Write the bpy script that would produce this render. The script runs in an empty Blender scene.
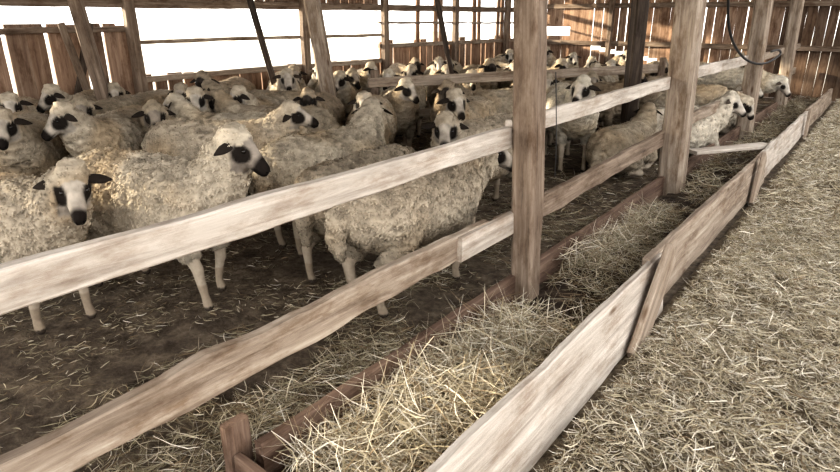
import bpy, math, random
import numpy as np
from mathutils import Vector, Matrix, noise
random.seed(7); rng=np.random.default_rng(7)
scene=bpy.context.scene
COL=scene.collection

# ------------------------------------------------------------ helpers
def new_mat(name):
    m=bpy.data.materials.new(name); m.use_nodes=True
    nt=m.node_tree; b=nt.nodes['Principled BSDF']; return m,nt,b
def N(nt,t,**k):
    n=nt.nodes.new(t)
    for a,v in k.items(): setattr(n,a,v)
    return n
def ramp(nt,stops):
    r=N(nt,'ShaderNodeValToRGB'); e=r.color_ramp.elements
    while len(e)<len(stops): e.new(.5)
    for i,(p,c) in enumerate(stops): e[i].position=p; e[i].color=(*c,1)
    return r
def mix(nt,a,b,f,mode='MULTIPLY'):
    m=N(nt,'ShaderNodeMix',data_type='RGBA',blend_type=mode)
    for sock,v in ((m.inputs[0],f),(m.inputs[6],a),(m.inputs[7],b)):
        if hasattr(v,'is_linked'): nt.links.new(v,sock)
        elif isinstance(v,tuple): sock.default_value=(*v,1)
        else: sock.default_value=v
    return m.outputs[2]
def wood(name,dark,mid,light,scale=(1.6,26,26),vcol=False,rough=.8,blotch=(.50,.43,.375)):
    m,nt,b=new_mat(name); L=nt.links.new
    tc=N(nt,'ShaderNodeTexCoord'); oi=N(nt,'ShaderNodeObjectInfo')
    mp=N(nt,'ShaderNodeMapping'); mp.inputs['Scale'].default_value=scale
    L(tc.outputs['Object'],mp.inputs['Vector'])
    mulr=N(nt,'ShaderNodeMath',operation='MULTIPLY'); mulr.inputs[1].default_value=37.
    L(oi.outputs['Random'],mulr.inputs[0])
    n1=N(nt,'ShaderNodeTexNoise',noise_dimensions='4D'); n1.inputs['Scale'].default_value=1; n1.inputs['Detail'].default_value=9; n1.inputs['Roughness'].default_value=.68; n1.inputs['Distortion'].default_value=.5
    L(mp.outputs[0],n1.inputs['Vector']); L(mulr.outputs[0],n1.inputs['W'])
    r=ramp(nt,[(.33,dark),(.5,mid),(.68,light)]); L(n1.outputs['Fac'],r.inputs[0])
    # stains, stretched moderately along the grain
    mp3=N(nt,'ShaderNodeMapping'); mp3.inputs['Scale'].default_value=tuple(2.2 if s<3 else 6. for s in scale); L(tc.outputs['Object'],mp3.inputs['Vector'])
    n2=N(nt,'ShaderNodeTexNoise',noise_dimensions='4D'); n2.inputs['Scale'].default_value=1.6; n2.inputs['Detail'].default_value=8; n2.inputs['Roughness'].default_value=.72
    L(mp3.outputs[0],n2.inputs['Vector']); L(mulr.outputs[0],n2.inputs['W'])
    r2=ramp(nt,[(.36,blotch),(.53,(1,1,1))]); L(n2.outputs['Fac'],r2.inputs[0])
    c=mix(nt,r.outputs[0],r2.outputs[0],1.)
    vo=N(nt,'ShaderNodeTexVoronoi'); mp2=N(nt,'ShaderNodeMapping')
    mp2.inputs['Scale'].default_value=tuple(2.2 if s<3 else 6.5 for s in scale)
    L(tc.outputs['Object'],mp2.inputs['Vector']); L(mp2.outputs[0],vo.inputs['Vector']); vo.inputs['Scale'].default_value=1
    r3=ramp(nt,[(.05,(.33,.24,.17)),(.13,(1,1,1))]); L(vo.outputs['Distance'],r3.inputs[0])
    c=mix(nt,c,r3.outputs[0],.85)
    if vcol:
        at=N(nt,'ShaderNodeAttribute',attribute_name='Col'); c=mix(nt,c,at.outputs['Color'],1.)
    L(c,b.inputs['Base Color']); b.inputs['Roughness'].default_value=rough; b.inputs['Specular IOR Level'].default_value=.3
    bp=N(nt,'ShaderNodeBump'); bp.inputs['Strength'].default_value=.6; bp.inputs['Distance'].default_value=.012
    L(n1.outputs['Fac'],bp.inputs['Height']); L(bp.outputs[0],b.inputs['Normal'])
    return m
W_pale=wood('wood_pale',(.31,.27,.235),(.50,.45,.40),(.70,.645,.59),blotch=(.68,.62,.57))
W_brown=wood('wood_brown',(.105,.076,.057),(.215,.163,.124),(.36,.29,.23))
W_tan=wood('wood_tan',(.165,.126,.097),(.315,.256,.204),(.49,.425,.355),blotch=(.54,.46,.39))
W_red=wood('wood_reddish',(.08,.047,.036),(.15,.10,.075),(.26,.185,.14))
W_dark=wood('wood_dark',(.025,.019,.015),(.06,.044,.034),(.12,.092,.074))
W_wall=wood('wood_wall',(.17,.10,.068),(.32,.21,.145),(.48,.345,.25),scale=(22,22,1.4),vcol=True)

def vcol_mat(name,rough=.9,noise_scale=40,bump=.3,var=.25,objvar=0.,spec=.2,trans=0):
    m,nt,b=new_mat(name); L=nt.links.new
    at=N(nt,'ShaderNodeAttribute',attribute_name='Col')
    tc=N(nt,'ShaderNodeTexCoord'); n=N(nt,'ShaderNodeTexNoise'); n.inputs['Scale'].default_value=noise_scale; n.inputs['Detail'].default_value=4
    L(tc.outputs['Object'],n.inputs['Vector'])
    r=ramp(nt,[(.3,(1-var,)*3),(.7,(1.,1.,1.))]); L(n.outputs['Fac'],r.inputs[0])
    c=mix(nt,at.outputs['Color'],r.outputs[0],1.)
    if objvar:
        oi=N(nt,'ShaderNodeObjectInfo'); r2=ramp(nt,[(0,(1-objvar,1-objvar*1.08,1-objvar*1.18)),(1,(1,1,1))]); L(oi.outputs['Random'],r2.inputs[0])
        c=mix(nt,c,r2.outputs[0],1.)
    L(c,b.inputs['Base Color']); b.inputs['Roughness'].default_value=rough
    b.inputs['Specular IOR Level'].default_value=spec
    bp=N(nt,'ShaderNodeBump'); bp.inputs['Strength'].default_value=bump; bp.inputs['Distance'].default_value=.01
    L(n.outputs['Fac'],bp.inputs['Height']); L(bp.outputs[0],b.inputs['Normal'])
    if trans:
        t=N(nt,'ShaderNodeBsdfTranslucent'); L(c,t.inputs['Color']); ms=N(nt,'ShaderNodeMixShader'); ms.inputs[0].default_value=trans
        out=nt.nodes['Material Output']; L(b.outputs[0],ms.inputs[1]); L(t.outputs[0],ms.inputs[2]); L(ms.outputs[0],out.inputs['Surface'])
    return m
M_sheep=vcol_mat('sheep_fleece',.95,55,.4,.15,objvar=.25,spec=.1)
M_straw=vcol_mat('straw',.7,9,.0,.2,trans=.2)
m,nt,b=new_mat('sheep_eye'); b.inputs['Base Color'].default_value=(.01,.008,.006,1); b.inputs['Roughness'].default_value=.12; M_eye=m
m,nt,b=new_mat('cable_black'); b.inputs['Base Color'].default_value=(.015,.015,.017,1); b.inputs['Roughness'].default_value=.5; M_cable=m
def ground_mat(name,a,bb,c3,sc):
    m,nt,b=new_mat(name); L=nt.links.new
    tc=N(nt,'ShaderNodeTexCoord'); n=N(nt,'ShaderNodeTexNoise'); n.inputs['Scale'].default_value=sc; n.inputs['Detail'].default_value=10; n.inputs['Roughness'].default_value=.76
    L(tc.outputs['Object'],n.inputs['Vector']); r=ramp(nt,[(.36,a),(.51,bb),(.70,c3)]); L(n.outputs['Fac'],r.inputs[0])
    L(r.outputs[0],b.inputs['Base Color']); b.inputs['Roughness'].default_value=.85; b.inputs['Specular IOR Level'].default_value=.25
    bp=N(nt,'ShaderNodeBump'); bp.inputs['Strength'].default_value=1.; bp.inputs['Distance'].default_value=.06
    L(n.outputs['Fac'],bp.inputs['Height']); L(bp.outputs[0],b.inputs['Normal']); return m
M_floor=ground_mat('dirt_floor',(.055,.041,.03),(.145,.113,.084),(.31,.25,.19),8)
M_haybase=ground_mat('hay_base',(.06,.044,.028),(.16,.125,.085),(.33,.27,.195),16)  # kept dark: shade between the straws is put into the base colour
M_troughbase=ground_mat('hay_base_dark',(.022,.015,.011),(.055,.038,.027),(.14,.105,.072),9)  # dark soil tone, with the trough's shade put into the colour
M_out=ground_mat('outside_ground',(.5,.48,.42),(.6,.57,.5),(.7,.68,.6),1)
M_roof=wood('roof_board',(.10,.075,.06),(.2,.15,.12),(.3,.24,.19))

def make_obj(name,me,parent=None):
    o=bpy.data.objects.new(name,me); COL.objects.link(o)
    if parent: o.parent=parent
    return o
def empty(name):
    e=bpy.data.objects.new(name,None); COL.objects.link(e); e.empty_display_size=.2; return e
def mesh_np(name,V,F,C=None,mats=(),fm=None,smooth=False):
    me=bpy.data.meshes.new(name); me.from_pydata(V.tolist() if hasattr(V,'tolist') else V,[],F.tolist() if hasattr(F,'tolist') else F)
    for m in mats: me.materials.append(m)
    if C is not None:
        at=me.color_attributes.new('Col','FLOAT_COLOR','POINT')
        c=np.ones((len(V),4),dtype=np.float32); c[:,:3]=C; at.data.foreach_set('color',c.ravel())
    if fm is not None: me.polygons.foreach_set('material_index',np.array(fm,dtype=np.int32))
    if smooth: me.polygons.foreach_set('use_smooth',np.ones(len(me.polygons),dtype=bool))
    me.update(); return me

def board_geo(L,W,T,irr,seed):
    """Sawn board, length on X, width Z, thickness Y, with wavy edges."""
    n=max(3,int(L/.07)); V=[];F=[]
    c=min(W,T)*.13
    hw,ht=W/2,T/2
    prof=[(-ht,-hw+c),(-ht+c,-hw),(ht-c,-hw),(ht,-hw+c),(ht,0),(ht,hw-c),(ht-c,hw),(-ht+c,hw),(-ht,hw-c),(-ht,0)]
    k=len(prof)
    for i in range(n+1):
        x=L*i/n
        tp=noise.noise((x*2.3,seed,0))*irr+noise.noise((x*7,seed,3))*irr*.6; bt=noise.noise((x*2.0,seed,9))*irr+noise.noise((x*6,seed,5))*irr*.6
        bow=noise.noise((x*.5,seed,20))*irr*1.2
        for (y,z) in prof:
            V.append((x,y+bow*.5+noise.noise((x*3,seed+z*9,y*9))*irr*.25,z+bow+(tp if z>0 else bt if z<0 else 0)))
    for i in range(n):
        for j in range(k):
            a=i*k+j;b2=i*k+(j+1)%k; F.append((a,b2,b2+k,a+k))
    F.append(tuple(range(k-1,-1,-1))); F.append(tuple(n*k+j for j in range(k)))
    return V,F
def add_board(name,p0,p1,W,T,mat,parent=None,irr=.008,ref=(0,0,1),roll=0):
    p0=Vector(p0);p1=Vector(p1); d=p1-p0; L=d.length; x=d.normalized(); r=Vector(ref)
    if abs(x.dot(r))>.95: r=Vector((0,1,0))
    z=(r-x*r.dot(x)).normalized(); y=z.cross(x)
    if roll:
        q=Matrix.Rotation(roll,3,x); z=q@z; y=q@y
    V,F=board_geo(L,W,T,irr,random.random()*100)
    me=bpy.data.meshes.new(name); me.from_pydata(V,[],F); me.materials.append(mat); me.update()
    o=make_obj(name,me,parent)
    M=Matrix((( x.x,y.x,z.x,p0.x),(x.y,y.y,z.y,p0.y),(x.z,y.z,z.z,p0.z),(0,0,0,1))); o.matrix_world=M
    return o

# ------------------------------------------------------------ floor / ground
def grid(name,x0,x1,y0,y1,nx,ny,zf,mat):
    xs=np.linspace(x0,x1,nx);ys=np.linspace(y0,y1,ny)
    V=[(x,y,zf(x,y)) for y in ys for x in xs]
    F=[(j*nx+i,j*nx+i+1,(j+1)*nx+i+1,(j+1)*nx+i) for j in range(ny-1) for i in range(nx-1)]
    me=bpy.data.meshes.new(name); me.from_pydata(V,[],F); me.materials.append(mat)
    me.polygons.foreach_set('use_smooth',np.ones(len(F),dtype=bool)); me.update()
    return make_obj(name,me)
grid('ground',-60,60,-60,60,2,2,lambda x,y:-.06,M_out)
grid('floor',-7.3,3.4,-3,14.3,214,346,lambda x,y:-.006+.006*noise.noise((x*2,y*2,0))+.009*noise.noise((x*6,y*6,3)),M_floor)
def hz(x,y):
    e=min(1,max(0,(x+.72)/.12)); return .012+(.05+.035*noise.noise((x*1.8,y*1.8,2))+.03*noise.noise((x*7,y*7,4)))*e
grid('hay_bedding',-.72,3.0,-2.6,13.8,100,340,hz,M_haybase)
def tz(x,y):
    u=(x+1.09)/.29
    return .02+(1-u*u)*.03+.05*max(0,noise.noise((x*3,y*1.6,7)))+.02*noise.noise((x*9,y*9,1))+(.04 if y<2.4 else 0)
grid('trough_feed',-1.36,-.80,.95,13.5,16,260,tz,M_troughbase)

# ------------------------------------------------------------ walls
def plank_wall(name,planks,mat):
    V=[];F=[];C=[]
    for (ax,pos,u0,u1,z0,z1,T,col,sh) in planks:
        b0=len(V); n=6
        s=random.random()*100; yo=random.uniform(-.006,.006)
        for i in range(n+1):
            t=i/n; z=z0+(z1-z0)*t; w=noise.noise((z*1.7,s,0))*.008; off=sh*t
            for (u,v) in ((u0+w+off,-T/2),(u1+w+off,-T/2),(u1+w+off,T/2),(u0+w+off,T/2)):
                V.append((pos+v+yo,u,z) if ax=='x' else (u,pos+v+yo,z)); C.append(col)
        for i in range(n):
            for j in range(4):
                a=b0+i*4+j;b2=b0+i*4+(j+1)%4; F.append((a,b2,b2+4,a+4))
        F.append((b0+3,b0+2,b0+1,b0)); e=b0+n*4; F.append((e,e+1,e+2,e+3))
    return make_obj(name,mesh_np(name,np.array(V),F,np.array(C),[mat]))
def pc(a=.65,b=1.15):
    k=random.uniform(a,b); w=random.uniform(-.05,.05); return (k*(1+w),k,k*(1-w))
P=[]
y=-3.0
while y<14.0:
    w=random.uniform(.13,.19); g=random.choice([.01,.02,.006,.03])
    if y<3.75: z1=1.43+random.uniform(-.02,.02)
    elif y<8.0: z1=.84+random.uniform(-.03,.03)
    else: z1=1.08+random.uniform(-.06,.06)
    P.append(('x',-7.0,y,y+w,0,z1,.025,pc(),random.uniform(-.015,.015)))
    z0=1.66 if y<8 else 1.98
    P.append(('x',-7.0,y,y+w,z0,2.9,.025,pc(.6,.95),0))
    if 8.0<y<14 and random.random()<.22: P.append(('x',-6.98,y,y+w*.7,1.0,2.0,.025,pc(.9,1.3),random.uniform(-.03,.03)))
    y+=w+g
wb=plank_wall('wall_back',P,W_wall)
P=[];x=-7.0
while x<3.2:
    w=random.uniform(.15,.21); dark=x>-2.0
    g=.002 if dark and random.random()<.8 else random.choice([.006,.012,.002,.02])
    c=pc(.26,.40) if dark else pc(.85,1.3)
    if -5.7<x<-4.15:
        zc=.85-(x+5.7)*.17
        P.append(('y',14.0,x,x+w,0,zc-.04,.025,c,0)); P.append(('y',14.0,x,x+w,zc+.05,3.0,.025,c,0))
    elif x<-6.2:
        P.append(('y',14.0,x,x+w,0,1.1,.025,c,0)); P.append(('y',14.0,x,x+w,1.3,3.0,.025,c,0))
    else: P.append(('y',14.0,x,x+w,0,3.0,.025,c,random.uniform(-.02,.02)))
    x+=w+g
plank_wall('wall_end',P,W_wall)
P=[];y=-3.
while y<14:
    w=random.uniform(.15,.2); P.append(('x',3.2,y,y+w,0,1.3,.025,pc(),0)); y+=w+.008
plank_wall('wall_front',P,W_wall)
fr=empty('wall_framing')
bi=0
def beam(p0,p1,W=.1,T=.06,mat=W_brown,irr=.008):
    global bi; bi+=1; add_board('beam_%d'%bi,p0,p1,W,T,mat,fr,irr)
beam((-6.93,-3,1.65),(-6.93,14,1.66),.10,.08)
beam((-6.95,3.7,1.235),(-6.95,8.2,1.23),.045,.04,W_tan)
beam((-6.94,3.72,.82),(-6.94,8.2,.82),.07,.05,W_tan)
beam((-6.94,-3,1.36),(-6.94,3.8,1.38),.06,.05)
beam((-6.94,8,1.05),(-6.94,14,1.02),.07,.05,W_tan)
beam((-6.94,8,1.42),(-6.94,14,1.38),.035,.05,W_tan)
beam((-6.92,-3,2.85),(-6.92,14,2.85),.15,.1)
beam((-6.93,-3,.5),(-6.93,14,.5),.1,.05)
for yy in (-2.8,.4,3.72,6.3,8.1,10.2,12.2,13.85):
    beam((-6.88,yy,0),(-6.88,yy,2.85),.12,.1,W_brown)
beam((-6.86,2.75,.0),(-6.86,3.25,1.45),.08,.03,W_dark); beam((-6.84,3.25,.0),(-6.84,2.95,1.45),.07,.03,W_brown)
beam((-7,13.93,.95),(3.1,13.93,.95),.1,.05); beam((-7,13.93,1.75),(3.1,13.93,1.75),.1,.05); beam((-7,13.92,2.85),(3.1,13.92,2.85),.15,.1)
for xx in (-5.2,-3.6,-2.1,-.4,1.5,3.1): beam((xx,13.88,0),(xx,13.88,2.85),.12,.1)
for yy in (-2.8,1.6,5.8,9.8): beam((3.12,yy,0),(3.12,yy,2.9),.14,.14)
ro=empty('roof'); 
add_board('roof_deck_lower',(-7.4,5.5,2.95),(-1.4,5.5,3.7),17.4,.04,M_roof,ro,0,ref=(0,1,0))
add_board('roof_deck_upper',(-1.4,5.5,3.7),(.6,5.5,3.45),17.4,.04,M_roof,ro,0,ref=(0,1,0))  # unseen deck, cut short here so sky light brightens the alley hay
for i in range(9):
    yy=-2.8+i*2.05; add_board('rafter_%d'%i,(-7.2,yy,2.9),(-1.4,yy,3.62),.14,.07,W_brown,ro)

# ------------------------------------------------------------ pen posts inside
def upright(name,p0,p1,W,T,mat): return add_board(name,p0,p1,W,T,mat,None,.01,ref=(.6,-.8,0))
upright('roof_post',(-5.0,5.0,0),(-5.35,4.78,3.1),.2,.16,W_tan)
upright('roof_post',(-5.75,4.95,0),(-6.2,4.5,3.0),.09,.06,W_dark)
upright('roof_post',(-4.25,6.55,0),(-4.75,6.1,3.1),.11,.06,W_dark)
upright('roof_post',(-6.0,2.95,0),(-6.3,2.75,2.9),.12,.1,W_brown)
upright('roof_post',(-2.2,6.75,0),(-2.25,6.7,3.5),.2,.13,W_dark)
hd=empty('hurdle_fence')
add_board('rail_1',(-4.6,5.1,.82),(-2.5,8.6,.86),.11,.05,W_tan,hd)
add_board('rail_2',(-4.6,5.1,.45),(-2.5,8.6,.47),.1,.04,W_tan,hd)
add_board('stake_1',(-4.58,5.2,0),(-4.58,5.2,.95),.08,.07,W_brown,hd)
add_board('stake_2',(-2.45,8.6,0),(-2.45,8.6,1.0),.08,.07,W_brown,hd)
add_board('stake_3',(-3.55,6.75,0),(-3.55,6.75,.95),.08,.07,W_brown,hd)

# ------------------------------------------------------------ feed fence
fe=empty('pen_fence')
PX=-1.37
for i,(yy,s) in enumerate(((2.78,.13),(5.55,.205),(8.85,.19),(11.9,.18),(-.9,.16))):
    add_board('post_%d'%i,(PX,yy,0),(PX-.08,yy-.17,3.5),s,s,(W_brown if i==0 else W_tan),fe,.012)
rx=-1.475
add_board('top_rail_1',(rx,-1.2,.93),(rx-.005,2.9,.93),.105,.045,W_pale,fe,.008)
add_board('top_rail_2',(rx-.01,2.7,.965),(rx,5.8,.98),.10,.04,W_pale,fe,.008)
add_board('top_rail_3',(rx,5.45,1.02),(rx,9.1,1.0),.11,.04,W_pale,fe)
add_board('top_rail_4',(rx,8.8,.98),(rx,13.8,1.0),.1,.04,W_tan,fe)
add_board('middle_rail_1',(rx,-1.2,.45),(rx,2.5,.468),.135,.05,W_tan,fe,.02)
add_board('middle_rail_2',(rx+.035,2.2,.475),(rx+.035,2.85,.475),.12,.035,W_pale,fe,.006)
add_board('middle_rail_3',(rx,2.6,.46),(rx,5.7,.50),.13,.05,W_brown,fe,.014)
add_board('middle_rail_4',(rx,5.5,.56),(rx,9.1,.56),.12,.05,W_tan,fe,.01)
add_board('middle_rail_5',(rx,8.8,.55),(rx,13.8,.55),.12,.05,W_tan,fe,.01)
# ------------------------------------------------------------ trough
tr=empty('feed_trough')
add_board('inner_board_1',(-1.42,.98,.09),(-1.42,5.5,.09),.17,.04,W_red,tr,.008)
add_board('inner_board_2',(-1.42,5.4,.09),(-1.42,13.5,.09),.17,.04,W_red,tr,.008)
add_board('end_stake',(-1.5,.95,0),(-1.5,.95,.24),.09,.04,W_red,tr,.006)
add_board('end_board',(-1.47,.93,.07),(-.85,.9,.07),.13,.03,W_red,tr,.006)
add_board('outer_board_1',(-.76,.55,.17),(-.75,3.1,.175),.33,.04,W_pale,tr,.014,roll=-.12)
add_board('outer_board_2',(-.78,2.95,.195),(-.78,6.4,.17),.31,.04,W_tan,tr,.016,roll=-.1)
add_board('outer_board_3',(-.79,6.3,.17),(-.78,9.9,.16),.28,.04,W_pale,tr,.02,roll=-.1)
add_board('outer_board_4',(-.79,9.8,.17),(-.78,13.4,.16),.28,.04,W_tan,tr,.014,roll=-.1)
add_board('brace_1',(-.68,2.53,.0),(-.70,3.03,.38),.155,.035,W_tan,tr,.004,ref=(0,1,0))
add_board('brace_2',(-.70,5.55,.0),(-.72,5.9,.36),.13,.035,W_tan,tr,.004,ref=(0,1,0))
add_board('brace_3',(-.71,9.2,.0),(-.73,9.4,.36),.1,.035,W_tan,tr,.004,ref=(0,1,0))
add_board('cross_plank',(-1.38,6.2,.27),(-.84,6.9,.29),.035,.15,W_pale,tr,.004)

# ------------------------------------------------------------ cable
cu=bpy.data.curves.new('electric_cable','CURVE'); cu.dimensions='3D'; cu.bevel_depth=.013
sp=cu.splines.new('NURBS'); pts=[(-1.26,5.7,2.8),(-1.3,6.1,2.2),(-1.35,6.5,1.65),(-1.36,6.9,1.3),(-1.32,7.8,1.02),(-1.26,8.7,.95),(-1.23,9.3,1.0),(-1.22,9.75,1.05),(-1.23,9.4,1.12),(-1.24,8.9,1.1)]
sp.points.add(len(pts)-1)
for i,p in enumerate(pts): sp.points[i].co=(*p,1)
sp.use_endpoint_u=True; cu.materials.append(M_cable); make_obj('electric_cable',cu)
cu=bpy.data.curves.new('hanging_wire','CURVE'); cu.dimensions='3D'; cu.bevel_depth=.0025
sp=cu.splines.new('NURBS'); pts=[(-1.31,2.83,1.25),(-1.30,2.85,1.05),(-1.285,2.86,.85),(-1.29,2.87,.72)]
sp.points.add(3)
for i,p in enumerate(pts): sp.points[i].co=(*p,1)
sp.use_endpoint_u=True; cu.materials.append(M_cable); make_obj('hanging_wire',cu)

# ------------------------------------------------------------ straw
PAL=np.array([(.60,.53,.39),(.78,.71,.565),(.43,.38,.26),(.28,.21,.135),(.93,.87,.76),(.50,.43,.32)])
def straws(name,pos,length,width,pitch,rmin=.5,zfloor=None,pw=(.22,.22,.10,.14,.19,.13),up=0.,bend=.22):
    n=len(pos); yaw=rng.uniform(0,2*np.pi,n); pt=rng.normal(0,pitch,n)+up*rng.random(n)
    L=length*rng.uniform(rmin,1.4,n)
    d=np.stack([np.cos(yaw)*np.cos(pt),np.sin(yaw)*np.cos(pt),np.sin(pt)],1)
    rv=rng.normal(size=(n,3)); side=np.cross(d,rv); side/=np.linalg.norm(side,axis=1)[:,None]
    bend1=np.cross(d,side)*(rng.normal(0,bend,n)*L)[:,None]
    bend2=side*(rng.normal(0,bend*.7,n)*L)[:,None]
    w=width*rng.uniform(.4,1.4,n)
    rows=[]
    for s in (-.5,-.17,.17,.5):
        c=pos+d*(L*s)[:,None]+(bend1+bend2)*(s*s*2)
        ww=(w*(1 if abs(s)<.4 else .55))[:,None]*.5
        rows+= [c-side*ww,c+side*ww]
    V=np.stack(rows,1).reshape(-1,3)
    if zfloor is not None: V[:,2]=np.maximum(V[:,2],zfloor)
    b=np.arange(n)[:,None]*8
    F=np.concatenate([b+np.array([[0,1,3,2]]),b+np.array([[2,3,5,4]]),b+np.array([[4,5,7,6]])],0)
    c=PAL[rng.choice(len(PAL),n,p=pw)]*rng.uniform(.6,1.15,n)[:,None]
    return V,F,np.repeat(c,8,0)
def straw_obj(name,parts):
    V=[];F=[];C=[];o=0
    for v,f,c in parts: V.append(v);F.append(f+o);C.append(c);o+=len(v)
    return make_obj(name,mesh_np(name,np.concatenate(V),np.concatenate(F),np.concatenate(C),[M_straw]))
def rp(n,x0,x1,y0,y1,zf,zr,clump=0):
    x=rng.uniform(x0,x1,n*(2 if clump else 1)); y=rng.uniform(y0,y1,len(x))
    if clump:
        k=np.array([noise.noise((a*4,b*2.2,clump))+.5*noise.noise((a*9,b*7,clump)) for a,b in zip(x,y)]); s=np.argsort(-k+rng.normal(0,.18,len(k)))[:n]; x=x[s];y=y[s]
    z=np.array([zf(a,b) for a,b in zip(x,y)])+rng.uniform(0,1,n)**1.6*zr
    return np.stack([x,y,z],1)
straw_obj('hay_layer',[
  straws('a',rp(54000,-.66,.75,1.0,5.2,hz,.045),.052,.0033,.3,bend=.35),
  straws('a',rp(4500,-.64,.75,1.0,5.2,hz,.06),.11,.004,.3,pw=(.2,.3,.08,.05,.3,.07)),
  straws('b',rp(28000,-.66,.6,5.2,13.7,hz,.06),.09,.005,.3,bend=.3),
  straws('c',rp(9000,.6,2.9,-2,13.7,hz,.05),.2,.006,.25),
  straws('c',rp(5000,-.64,.75,-2,1.2,hz,.05),.16,.005,.25)])
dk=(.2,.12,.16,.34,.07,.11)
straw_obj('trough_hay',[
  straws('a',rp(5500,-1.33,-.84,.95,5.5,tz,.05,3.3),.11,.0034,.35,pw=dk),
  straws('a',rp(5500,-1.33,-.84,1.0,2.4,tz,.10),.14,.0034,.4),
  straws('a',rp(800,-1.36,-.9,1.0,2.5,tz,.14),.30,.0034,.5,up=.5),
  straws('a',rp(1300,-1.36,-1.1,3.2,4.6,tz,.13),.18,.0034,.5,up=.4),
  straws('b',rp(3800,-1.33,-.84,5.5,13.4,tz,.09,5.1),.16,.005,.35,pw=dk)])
zero=lambda x,y:.006
fw=(.15,.1,.3,.3,.05,.1)
straw_obj('floor_straw',[
  straws('a',rp(4200,-2.4,-1.5,.0,4.5,zero,.012,1.5),.09,.003,.06,zfloor=.004,pw=fw),
  straws('a',rp(16000,-5.5,-1.5,-.5,7,zero,.012,2.5),.045,.0034,.08,zfloor=.004,pw=(.18,.08,.3,.3,.04,.1)),
  straws('a',rp(1700,-1.85,-1.46,.3,2.0,zero,.02),.15,.0033,.12,zfloor=.004,pw=(.2,.15,.25,.2,.1,.1)),
  straws('b',rp(3500,-6.8,-1.5,4,13.5,zero,.02),.15,.006,.08,zfloor=.004,pw=fw)])

# ------------------------------------------------------------ sheep
def loft(V,F,cs,rads,axes,ns=14):
    b0=len(V)
    for c,(ra,rb),(a,b) in zip(cs,rads,axes):
        for k in range(ns):
            t=2*math.pi*k/ns; V.append(tuple(c+a*(ra*math.cos(t))+b*(rb*math.sin(t))))
    n=len(cs)
    for i in range(n-1):
        for k in range(ns):
            p=b0+i*ns+k;q=b0+i*ns+(k+1)%ns; F.append((p,q,q+ns,p+ns))
    F.append(tuple(b0+k for k in range(ns-1,-1,-1))); F.append(tuple(b0+(n-1)*ns+k for k in range(ns)))
def tube(V,F,pts,rs,ref=Vector((1,0,0)),ns=12,flat=1.):
    pts=[Vector(p) for p in pts]
    d0=(pts[0]-pts[1]).normalized(); d1=(pts[-1]-pts[-2]).normalized()
    P=[pts[0]+d0*rs[0]*.75]+pts+[pts[-1]+d1*rs[-1]*.75]; R=[rs[0]*.45]+list(rs)+[rs[-1]*.45]
    ax=[]
    for i in range(len(P)):
        d=(P[min(i+1,len(P)-1)]-P[max(i-1,0)]).normalized()
        a=(ref-d*ref.dot(d))
        a=a.normalized() if a.length>.05 else Vector((0,1,0)); ax.append((a,d.cross(a)))
    loft(V,F,P,[(r,r*flat) for r in R],ax,ns)

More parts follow.
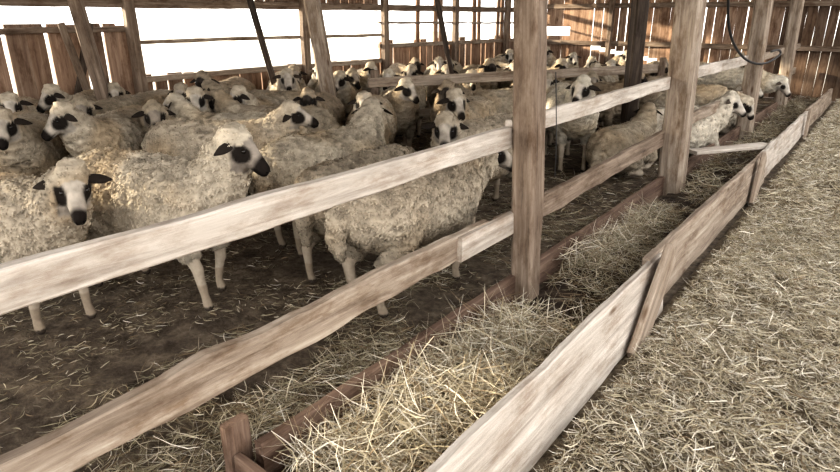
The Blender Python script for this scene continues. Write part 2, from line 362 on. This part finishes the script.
def sheep_mesh(name,npitch=40,nyaw=0,hyaw=0,hpitch=35,face='patch',legs=0,tufts=8000,wool=(.53,.465,.375),seed=0,nl=.34,fat=1.,droll=0,vox=.012,lie=False,hsc=.88):
    rs=np.random.default_rng(seed+100)
    V=[];F=[]
    Y=Vector((0,1,0));Z=Vector((0,0,1));X=Vector((1,0,0))
    dz=-.29 if lie else 0.
    st=[(-.525,.59,.045,.05),(-.50,.585,.12,.13),(-.44,.572,.172,.182),(-.33,.557,.205,.215),(-.18,.54,.218,.228),(-.02,.53,.225,.235),(.14,.535,.218,.23),(.27,.55,.195,.218),(.37,.575,.158,.19),(.44,.60,.115,.15),(.48,.62,.05,.08)]
    loft(V,F,[Vector((x,0,z+dz)) for x,z,_,_ in st],[(w*fat,h*(.5+.5*fat)) for _,_,w,h in st],[(Y,Z)]*len(st),20)
    nb=Vector((.33,0,.60+dz)); a=math.radians(npitch); yw=math.radians(nyaw)
    ne=nb+Vector((math.cos(a)*math.cos(yw),math.cos(a)*math.sin(yw),math.sin(a)))*nl
    m1=nb.lerp(ne,.4)+Vector((.015,0,-.005)); m2=nb.lerp(ne,.75)
    tube(V,F,[nb+Vector((-.08,0,-.03)),nb,m1,m2,ne],[.165,.155,.122,.095,.078],ref=Y,ns=16,flat=1.12)
    HM=Matrix.Translation(ne)@Matrix.Rotation(math.radians(hyaw),4,'Z')@Matrix.Rotation(math.radians(hpitch),4,'Y')@Matrix.Rotation(math.radians(droll),4,'X')@Matrix.Scale(hsc,4)
    R=HM.to_3x3()
    hs=[(-.06,.0,.05,.055),(-.03,.005,.068,.072),(.01,.004,.073,.079),(.045,.0,.069,.078),(.08,-.006,.058,.071),(.115,-.013,.047,.061),(.15,-.02,.040,.053),(.18,-.026,.037,.047),(.21,-.03,.034,.039),(.228,-.032,.020,.023)]
    loft(V,F,[HM@Vector((x,0,z)) for x,z,_,_ in hs],[(w,h) for _,_,w,h in hs],[(R@Y,R@Z)]*len(hs),16)
    tube(V,F,[HM@Vector((-.05,0,.02)),HM@Vector((.012,0,.047))],[.062,.05],ref=Y)
    def sw(i): return [(.0,.0,.0,.0),(.05,-.04,-.03,.05),(-.04,.06,.05,-.06),(.07,-.06,.02,-.02)][legs%4][i]
    if lie:
        for s in (1,-1):
            tube(V,F,[(.29,s*.11,.22),(.36,s*.15,.10),(.42,s*.14,.05),(.30,s*.16,.035),(.20,s*.17,.03)],[.09,.06,.036,.027,.026],ns=10)
            tube(V,F,[(-.28,s*.12,.25),(-.16,s*.19,.13),(-.10,s*.21,.08),(-.26,s*.22,.05),(-.12,s*.24,.033),(-.06,s*.24,.03)],[.13,.10,.06,.038,.026,.028],ns=10)
    else:
      for s,i in ((1,0),(-1,1)):
        k=sw(i)
        tube(V,F,[(.29,s*.10,.52),(.265,s*.125,.38),(.295+k*.5,s*.115,.235),(.29+k,s*.11,.085),(.305+k,s*.11,.025)],[.085,.052,.03,.0225,.029],ns=10)
        tube(V,F,[(.30+k*.5,s*.115,.25),(.30+k*.5,s*.115,.21)],[.03,.031],ns=10)
      for s,i in ((1,2),(-1,3)):
        k=sw(i)
        tube(V,F,[(-.31,s*.10,.56),(-.245,s*.135,.42),(-.30+k*.2,s*.135,.33),(-.405+k*.6,s*.125,.255),(-.385+k,s*.12,.09),(-.36+k,s*.12,.025)],[.12,.095,.06,.035,.0235,.029],ns=10)
    tube(V,F,[(-.49,0,.66+dz),(-.545,.01,.58+dz),(-.56,.015,.46+dz),(-.55,.0,.36+dz)],[.05,.042,.035,.022],ns=10)
    me=bpy.data.meshes.new('tmp'); me.from_pydata(V,[],F); me.update()
    o=bpy.data.objects.new('tmp',me); COL.objects.link(o)
    md=o.modifiers.new('r','REMESH'); md.mode='VOXEL'; md.voxel_size=vox
    sm=o.modifiers.new('s','SMOOTH'); sm.factor=.5; sm.iterations=4
    dg=bpy.context.evaluated_depsgraph_get(); ev=o.evaluated_get(dg); em=ev.to_mesh()
    nv=len(em.vertices); v=np.empty(nv*3,dtype=np.float32); em.vertices.foreach_get('co',v); v=v.reshape(-1,3).astype(float)
    nn=np.empty(nv*3,dtype=np.float32); em.vertices.foreach_get('normal',nn); nn=nn.reshape(-1,3).astype(float)
    polys=[tuple(p.vertices) for p in em.polygons]
    ev.to_mesh_clear(); bpy.data.objects.remove(o); bpy.data.meshes.remove(me)
    Hi=np.array(HM.inverted()); hl=v@Hi[:3,:3].T+Hi[:3,3]
    inhead=(hl[:,0]>-.02)&(hl[:,0]<.27)&(abs(hl[:,1])<.09)&(abs(hl[:,2])<.105)
    facem=inhead&((hl[:,0]>.04)|((hl[:,0]>.005)&(hl[:,2]<.03)))
    if lie: legm=(v[:,2]<.09)&(abs(v[:,1])>.12)
    else:
        legm=v[:,2]<(.285+.02*np.sin(v[:,0]*40)); legm&=~((abs(v[:,1])<.07)&(v[:,2]>.2))
    woolm=~(facem|legm)
    col=np.empty((nv,3)); wc=np.array(wool); col[:]=wc
    stain=np.array((.86,.79,.70))
    for i in range(nv):
        if woolm[i]:
            p=v[i]; q=noise.noise((p[0]*5+seed,p[1]*5,p[2]*5)); q2=noise.noise((p[0]*20+seed,p[1]*20,p[2]*34)); q3=noise.noise((p[0]*44,p[1]*44+seed,p[2]*80))
            q0=max(0,noise.noise((p[0]*3.3+seed*3,p[1]*3.3,p[2]*3.3))-.05)*2.2; q0=min(1,q0)
            hs_=.4 if inhead[i] else 1.
            v[i]+=nn[i]*(.013+q*.012+q2*.015+q3*.006)*hs_; col[i]*=(.95+.2*q+.40*q2+.16*q3)*(1-q0*(1-stain))
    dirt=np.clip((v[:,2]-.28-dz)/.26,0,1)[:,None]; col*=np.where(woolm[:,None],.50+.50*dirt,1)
    col[legm]=np.array((.47,.405,.33))
    if not lie:
        lowleg=legm&(v[:,2]<.16); col[lowleg]=np.array((.36,.30,.235))
        col[v[:,2]<.04]=np.array((.07,.055,.045))
    fc={'patch':(.54,.49,.43),'white':(.57,.52,.46),'dark':(.06,.05,.045),'grey':(.38,.335,.29)}[face]
    for i in np.nonzero(facem)[0]:
        p=v[i]; col[i]=np.array(fc)*(.95+.45*noise.noise((p[0]*28,p[1]*28,p[2]*28+seed)))
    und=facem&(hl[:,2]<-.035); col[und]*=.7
    blk=np.array((.022,.018,.016))
    def soft(md_,r): return (np.clip((r-md_)/.012+.5,0,1)*facem)[:,None]
    for s in (1,-1):
        d=np.sqrt(((hl[:,0]-.066)/1.35)**2+((hl[:,1]-s*.066))**2+((hl[:,2]+.002)/1.2)**2)
        rr={'patch':.048,'white':.032,'dark':.05,'grey':.044}[face]
        w=soft(d,rr); col=col*(1-w)+blk*w
    nx={'patch':.155,'white':.182,'dark':.08,'grey':.13}[face]
    w=(np.clip((hl[:,0]-nx)/.025,0,1)*facem)[:,None]; col=col*(1-w)+blk*w
    mouth=facem&(hl[:,0]>.14)&(abs(hl[:,2]+.048)<.006); col[mouth]*=.35
    Vs=[v];Cs=[col];Fs=list(polys);fm=[0]*len(polys); off=nv
    def addpart(VV,FF,c,mi):
        nonlocal off
        Vs.append(np.array(VV,dtype=float)); Cs.append(np.tile(np.array(c,dtype=float),(len(VV),1)))
        for f in FF: Fs.append(tuple(i+off for i in f)); fm.append(mi)
        off+=len(VV)
    for s in (1,-1):
        a_=[];b_=[]; c=HM@Vector((.063,s*.055,.018))
        loft(a_,b_,[c+R@Vector((0,t,0)) for t in (-.014,-.009,0,.009,.014)],[(r,r*.85) for r in (.004,.012,.0155,.012,.004)],[(R@X,R@Z)]*5,10)
        addpart(a_,b_,blk,1)
        a_=[];b_=[]; e0=Vector((-.002,s*.05,.022)); ed=Vector((-.15,s*1.,-.30 if face!='white' else -.15)).normalized()
        ups=Vector((.35,0,1)); ups=(ups-ed*ups.dot(ed)).normalized(); wd=ed.cross(ups)
        cs=[];rad=[]
        for t,w in ((0,.014),(.15,.021),(.35,.028),(.6,.027),(.8,.018),(.95,.008),(1.,.003)):
            cs.append(HM@(e0+ed*(.14*t)+Vector((0,0,-.022*t*t)))); rad.append((.0055 if t<.9 else .002,w))
        loft(a_,b_,cs,rad,[(R@(ups),R@wd)]*len(cs),10)
        addpart(a_,b_,(.035,.028,.024) if face in('patch','dark','grey') else (.07,.055,.045),0)
        a_=[];b_=[]; c=HM@Vector((.220,s*.016,-.022))
        loft(a_,b_,[c+R@Vector((t,0,0)) for t in (-.008,0,.008)],[(.003,.002),(.007,.005),(.003,.002)],[(R@Y,R@Z)]*3,8)
        addpart(a_,b_,(.008,.006,.006),0)
    # wool locks: short dense crimped staples
    pf=np.array([p for p in polys if len(p)==4]); wm=woolm[pf].all(1); pf=pf[wm]
    cen=v[pf].mean(1); nrm=nn[pf].mean(1); nrm/=np.linalg.norm(nrm,axis=1)[:,None]
    ar=np.linalg.norm(np.cross(v[pf[:,1]]-v[pf[:,0]],v[pf[:,3]]-v[pf[:,0]]),axis=1); ar/=ar.sum()
    idx=rs.choice(len(pf),tufts,p=ar); n_=nrm[idx]; p_=cen[idx]+rs.normal(0,.005,(tufts,3))-n_*.004
    flow=np.tile(np.array([-.3,0,-1.]),(tufts,1))+rs.normal(0,.5,(tufts,3))
    flow-=n_*(flow*n_).sum(1)[:,None]; fl=np.linalg.norm(flow,axis=1)[:,None]; flow/=np.maximum(fl,.2)
    side=np.cross(n_,flow)+rs.normal(0,.25,(tufts,3)); side/=np.linalg.norm(side,axis=1)[:,None]
    Lk=rs.uniform(.010,.024,tufts)[:,None]*np.clip((p_[:,2:3]-dz-.15)/.3,.6,1.1)
    nearhead=(np.linalg.norm(p_-np.array(ne),axis=1)<.12)[:,None]; Lk=np.where(nearhead,Lk*.5,Lk)
    wd=rs.uniform(.006,.011,tufts)[:,None]*.5
    wig=side*(rs.uniform(-.004,.004,tufts)[:,None])
    r0=p_; r1=p_+(n_*.55+flow*.5)*Lk*.45+wig; r2=r1+(n_*.1+flow*.9)*Lk*.4-wig*1.5; r3=r2+(-n_*.25+flow)*Lk*.3+wig
    rows=[r0-side*wd,r0+side*wd,r1-side*wd,r1+side*wd,r2-side*wd*.8,r2+side*wd*.8,r3-side*wd*.4,r3+side*wd*.4]
    TV=np.stack(rows,1).reshape(-1,3)
    bc=col[pf[idx,0]]*rs.uniform(.86,1.16,tufts)[:,None]
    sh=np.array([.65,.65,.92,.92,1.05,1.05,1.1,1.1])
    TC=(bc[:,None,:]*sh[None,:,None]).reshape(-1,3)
    bb=off+np.arange(tufts)[:,None]*8
    TF=np.concatenate([bb+np.array([[0,1,3,2]]),bb+np.array([[2,3,5,4]]),bb+np.array([[4,5,7,6]])],0).tolist()
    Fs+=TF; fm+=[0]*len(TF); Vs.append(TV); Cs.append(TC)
    VV=np.concatenate(Vs)
    VV[:,2]-=max(-1,VV[:nv,2].min())
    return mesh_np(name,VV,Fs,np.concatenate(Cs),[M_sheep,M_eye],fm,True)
def place(me,x,y,h,s=1.,roll=0):
    o=make_obj('sheep',me); o.location=(x,y,0); o.rotation_euler=(0,0,math.radians(h)); o.scale=(s,s,s); return o

place(sheep_mesh('sheepA',npitch=38,nyaw=-3,hyaw=-38,hpitch=44,legs=1,seed=1,tufts=18000,nl=.33),-3.42,1.02,14)
place(sheep_mesh('sheepB',npitch=52,nyaw=10,hyaw=12,hpitch=34,face='grey',legs=2,seed=2,tufts=18000,nl=.34,wool=(.57,.505,.41)),-3.08,1.66,14,1.04)
place(sheep_mesh('sheepC',npitch=48,nyaw=14,hyaw=30,hpitch=20,face='grey',legs=3,seed=3,tufts=16000,wool=(.53,.47,.38)),-2.98,2.86,90)
place(sheep_mesh('sheepD',npitch=0,nyaw=5,hyaw=5,hpitch=40,legs=1,seed=4,tufts=16000,wool=(.45,.39,.31)),-2.45,2.62,98,.94)
place(sheep_mesh('sheepE',npitch=20,nyaw=-8,hyaw=-62,hpitch=25,legs=3,seed=5,tufts=20000,wool=(.52,.455,.365)),-1.97,2.55,86,1.02)
place(sheep_mesh('sheepF',npitch=38,nyaw=18,hyaw=35,hpitch=38,legs=2,seed=6,tufts=12000),-2.40,3.95,-92)
place(sheep_mesh('sheepG',npitch=42,nyaw=-12,hyaw=-35,hpitch=32,legs=0,seed=7,wool=(.61,.56,.47),tufts=10000),-2.60,6.0,-52,1.08)
place(sheep_mesh('sheepH',npitch=42,nyaw=0,hyaw=-5,hpitch=12,legs=1,seed=8,tufts=14000),-3.95,2.68,35)
va={}
va['f1']=sheep_mesh('sheep_v1',npitch=42,seed=11)
va['f2']=sheep_mesh('sheep_v2',npitch=34,nyaw=10,hyaw=25,face='grey',seed=12,wool=(.48,.415,.325),legs=1)
va['l']=sheep_mesh('sheep_v3',npitch=46,nyaw=18,hyaw=45,seed=13,legs=2)
va['r']=sheep_mesh('sheep_v4',npitch=44,nyaw=-18,hyaw=-45,seed=14,legs=3)
va['w']=sheep_mesh('sheep_v5',npitch=48,hpitch=28,face='white',seed=15,wool=(.59,.53,.435))
va['d']=sheep_mesh('sheep_v6',npitch=42,hpitch=30,face='dark',seed=16,wool=(.40,.33,.25))
va['t']=sheep_mesh('sheep_v7',npitch=-5,hpitch=55,nl=.38,seed=17,legs=1)
va['tw']=sheep_mesh('sheep_v8',npitch=0,hpitch=45,nl=.38,face='white',seed=18,wool=(.66,.61,.52))
va['lie']=sheep_mesh('sheep_v9',npitch=48,hpitch=25,nl=.33,seed=19,wool=(.51,.44,.345),lie=True)
va['lie2']=sheep_mesh('sheep_v10',npitch=42,nyaw=-20,hyaw=-50,hpitch=35,nl=.33,face='white',seed=20,wool=(.62,.56,.47),lie=True)
L=[(-5.13,1.79,-25,'f1'),(-4.85,2.36,-50,'r'),(-4.27,3.12,217,'w'),(-4.38,3.62,214,'f1'),(-5.75,2.75,-52,'f2'),(-6.35,2.25,-25,'f1'),
(-6.35,3.45,-65,'l'),(-5.35,3.5,-42,'f1'),(-5.3,4.2,205,'f2'),(-3.95,4.42,-55,'f1'),(-6.2,4.4,-55,'d'),(-5.6,5.6,-35,'r'),(-6.4,5.5,-35,'f1'),
(-4.8,5.95,-65,'w'),(-3.1,4.8,-78,'l'),(-3.35,6.1,65,'f2'),(-2.35,8.3,80,'d'),(-4.5,6.9,-45,'f1'),(-5.45,6.7,-30,'r'),(-6.3,6.9,-45,'l'),
(-4.0,7.7,-60,'f1'),(-4.9,7.9,-40,'d'),(-5.8,8.1,-50,'w'),(-3.35,8.8,-75,'f1'),(-4.3,9.0,-50,'l'),(-3.0,9.9,-60,'d'),(-5.3,9.4,-40,'f1'),
(-6.3,9.2,-60,'f2'),(-4.1,10.4,-65,'r'),(-2.6,11.0,-90,'f1'),(-5.0,11.2,-50,'w'),(-3.4,11.6,-70,'f2'),(-6.1,10.8,-50,'f1'),(-6.4,8.0,-30,'d'),
(-5.9,12.2,-60,'r'),(-4.4,12.6,-60,'f1'),(-5.15,10.2,-60,'l'),(-3.65,9.6,-60,'w'),(-2.3,12.4,-80,'l'),(-3.15,7.9,-70,'f2'),(-3.6,5.35,-60,'d'),
(-1.93,10.2,-6,'tw'),(-2.9,7.2,20,'d'),(-4.95,2.95,-48,'f2'),(-5.75,4.9,-35,'w'),
(-6.45,2.85,-38,'r'),(-5.85,3.85,-55,'f1'),(-4.3,5.25,-50,'l'),(-6.0,6.15,-40,'f2'),(-5.1,7.3,-50,'f1'),(-6.45,6.2,-45,'w'),(-5.0,4.0,-60,'r'),(-4.6,4.35,-55,'d'),(-3.4,7.0,-60,'f1'),(-5.3,8.6,-50,'l'),(-4.55,8.4,-60,'f1')]
for x,y,h,k in L: place(va[k],x,y,h+random.uniform(-4,4),random.uniform(.95,1.05))
place(va['lie'],-2.0,6.05,85,1.0)
place(va['lie2'],-1.80,7.15,55,1.12)
place(va['t'],-1.95,8.05,2,.95)
place(va['lie2'],-1.80,9.1,70,1.1)

# ------------------------------------------------------------ light
w=bpy.data.worlds.new('sky'); scene.world=w; w.use_nodes=True; bg=w.node_tree.nodes['Background']
bg.inputs[0].default_value=(1.0,.98,.945,1); bg.inputs[1].default_value=3.6
sl=bpy.data.lights.new('sun','SUN'); sl.energy=13; sl.angle=math.radians(2); sl.color=(1,.87,.66)
so=bpy.data.objects.new('sun',sl); COL.objects.link(so); so.rotation_euler=Vector((1.,.45,-.22)).to_track_quat('-Z','Y').to_euler()

# ------------------------------------------------------------ camera
cd=bpy.data.cameras.new('camera'); cam=bpy.data.objects.new('camera',cd); COL.objects.link(cam)
cam.location=(0,0,1.5); cam.rotation_euler=(math.radians(70),0,math.radians(37.2)); cd.lens=25.71; cd.sensor_width=36
scene.camera=cam
scene.view_settings.view_transform='Standard'
try: scene.view_settings.look='Medium High Contrast'
except Exception as e: print('look',e)
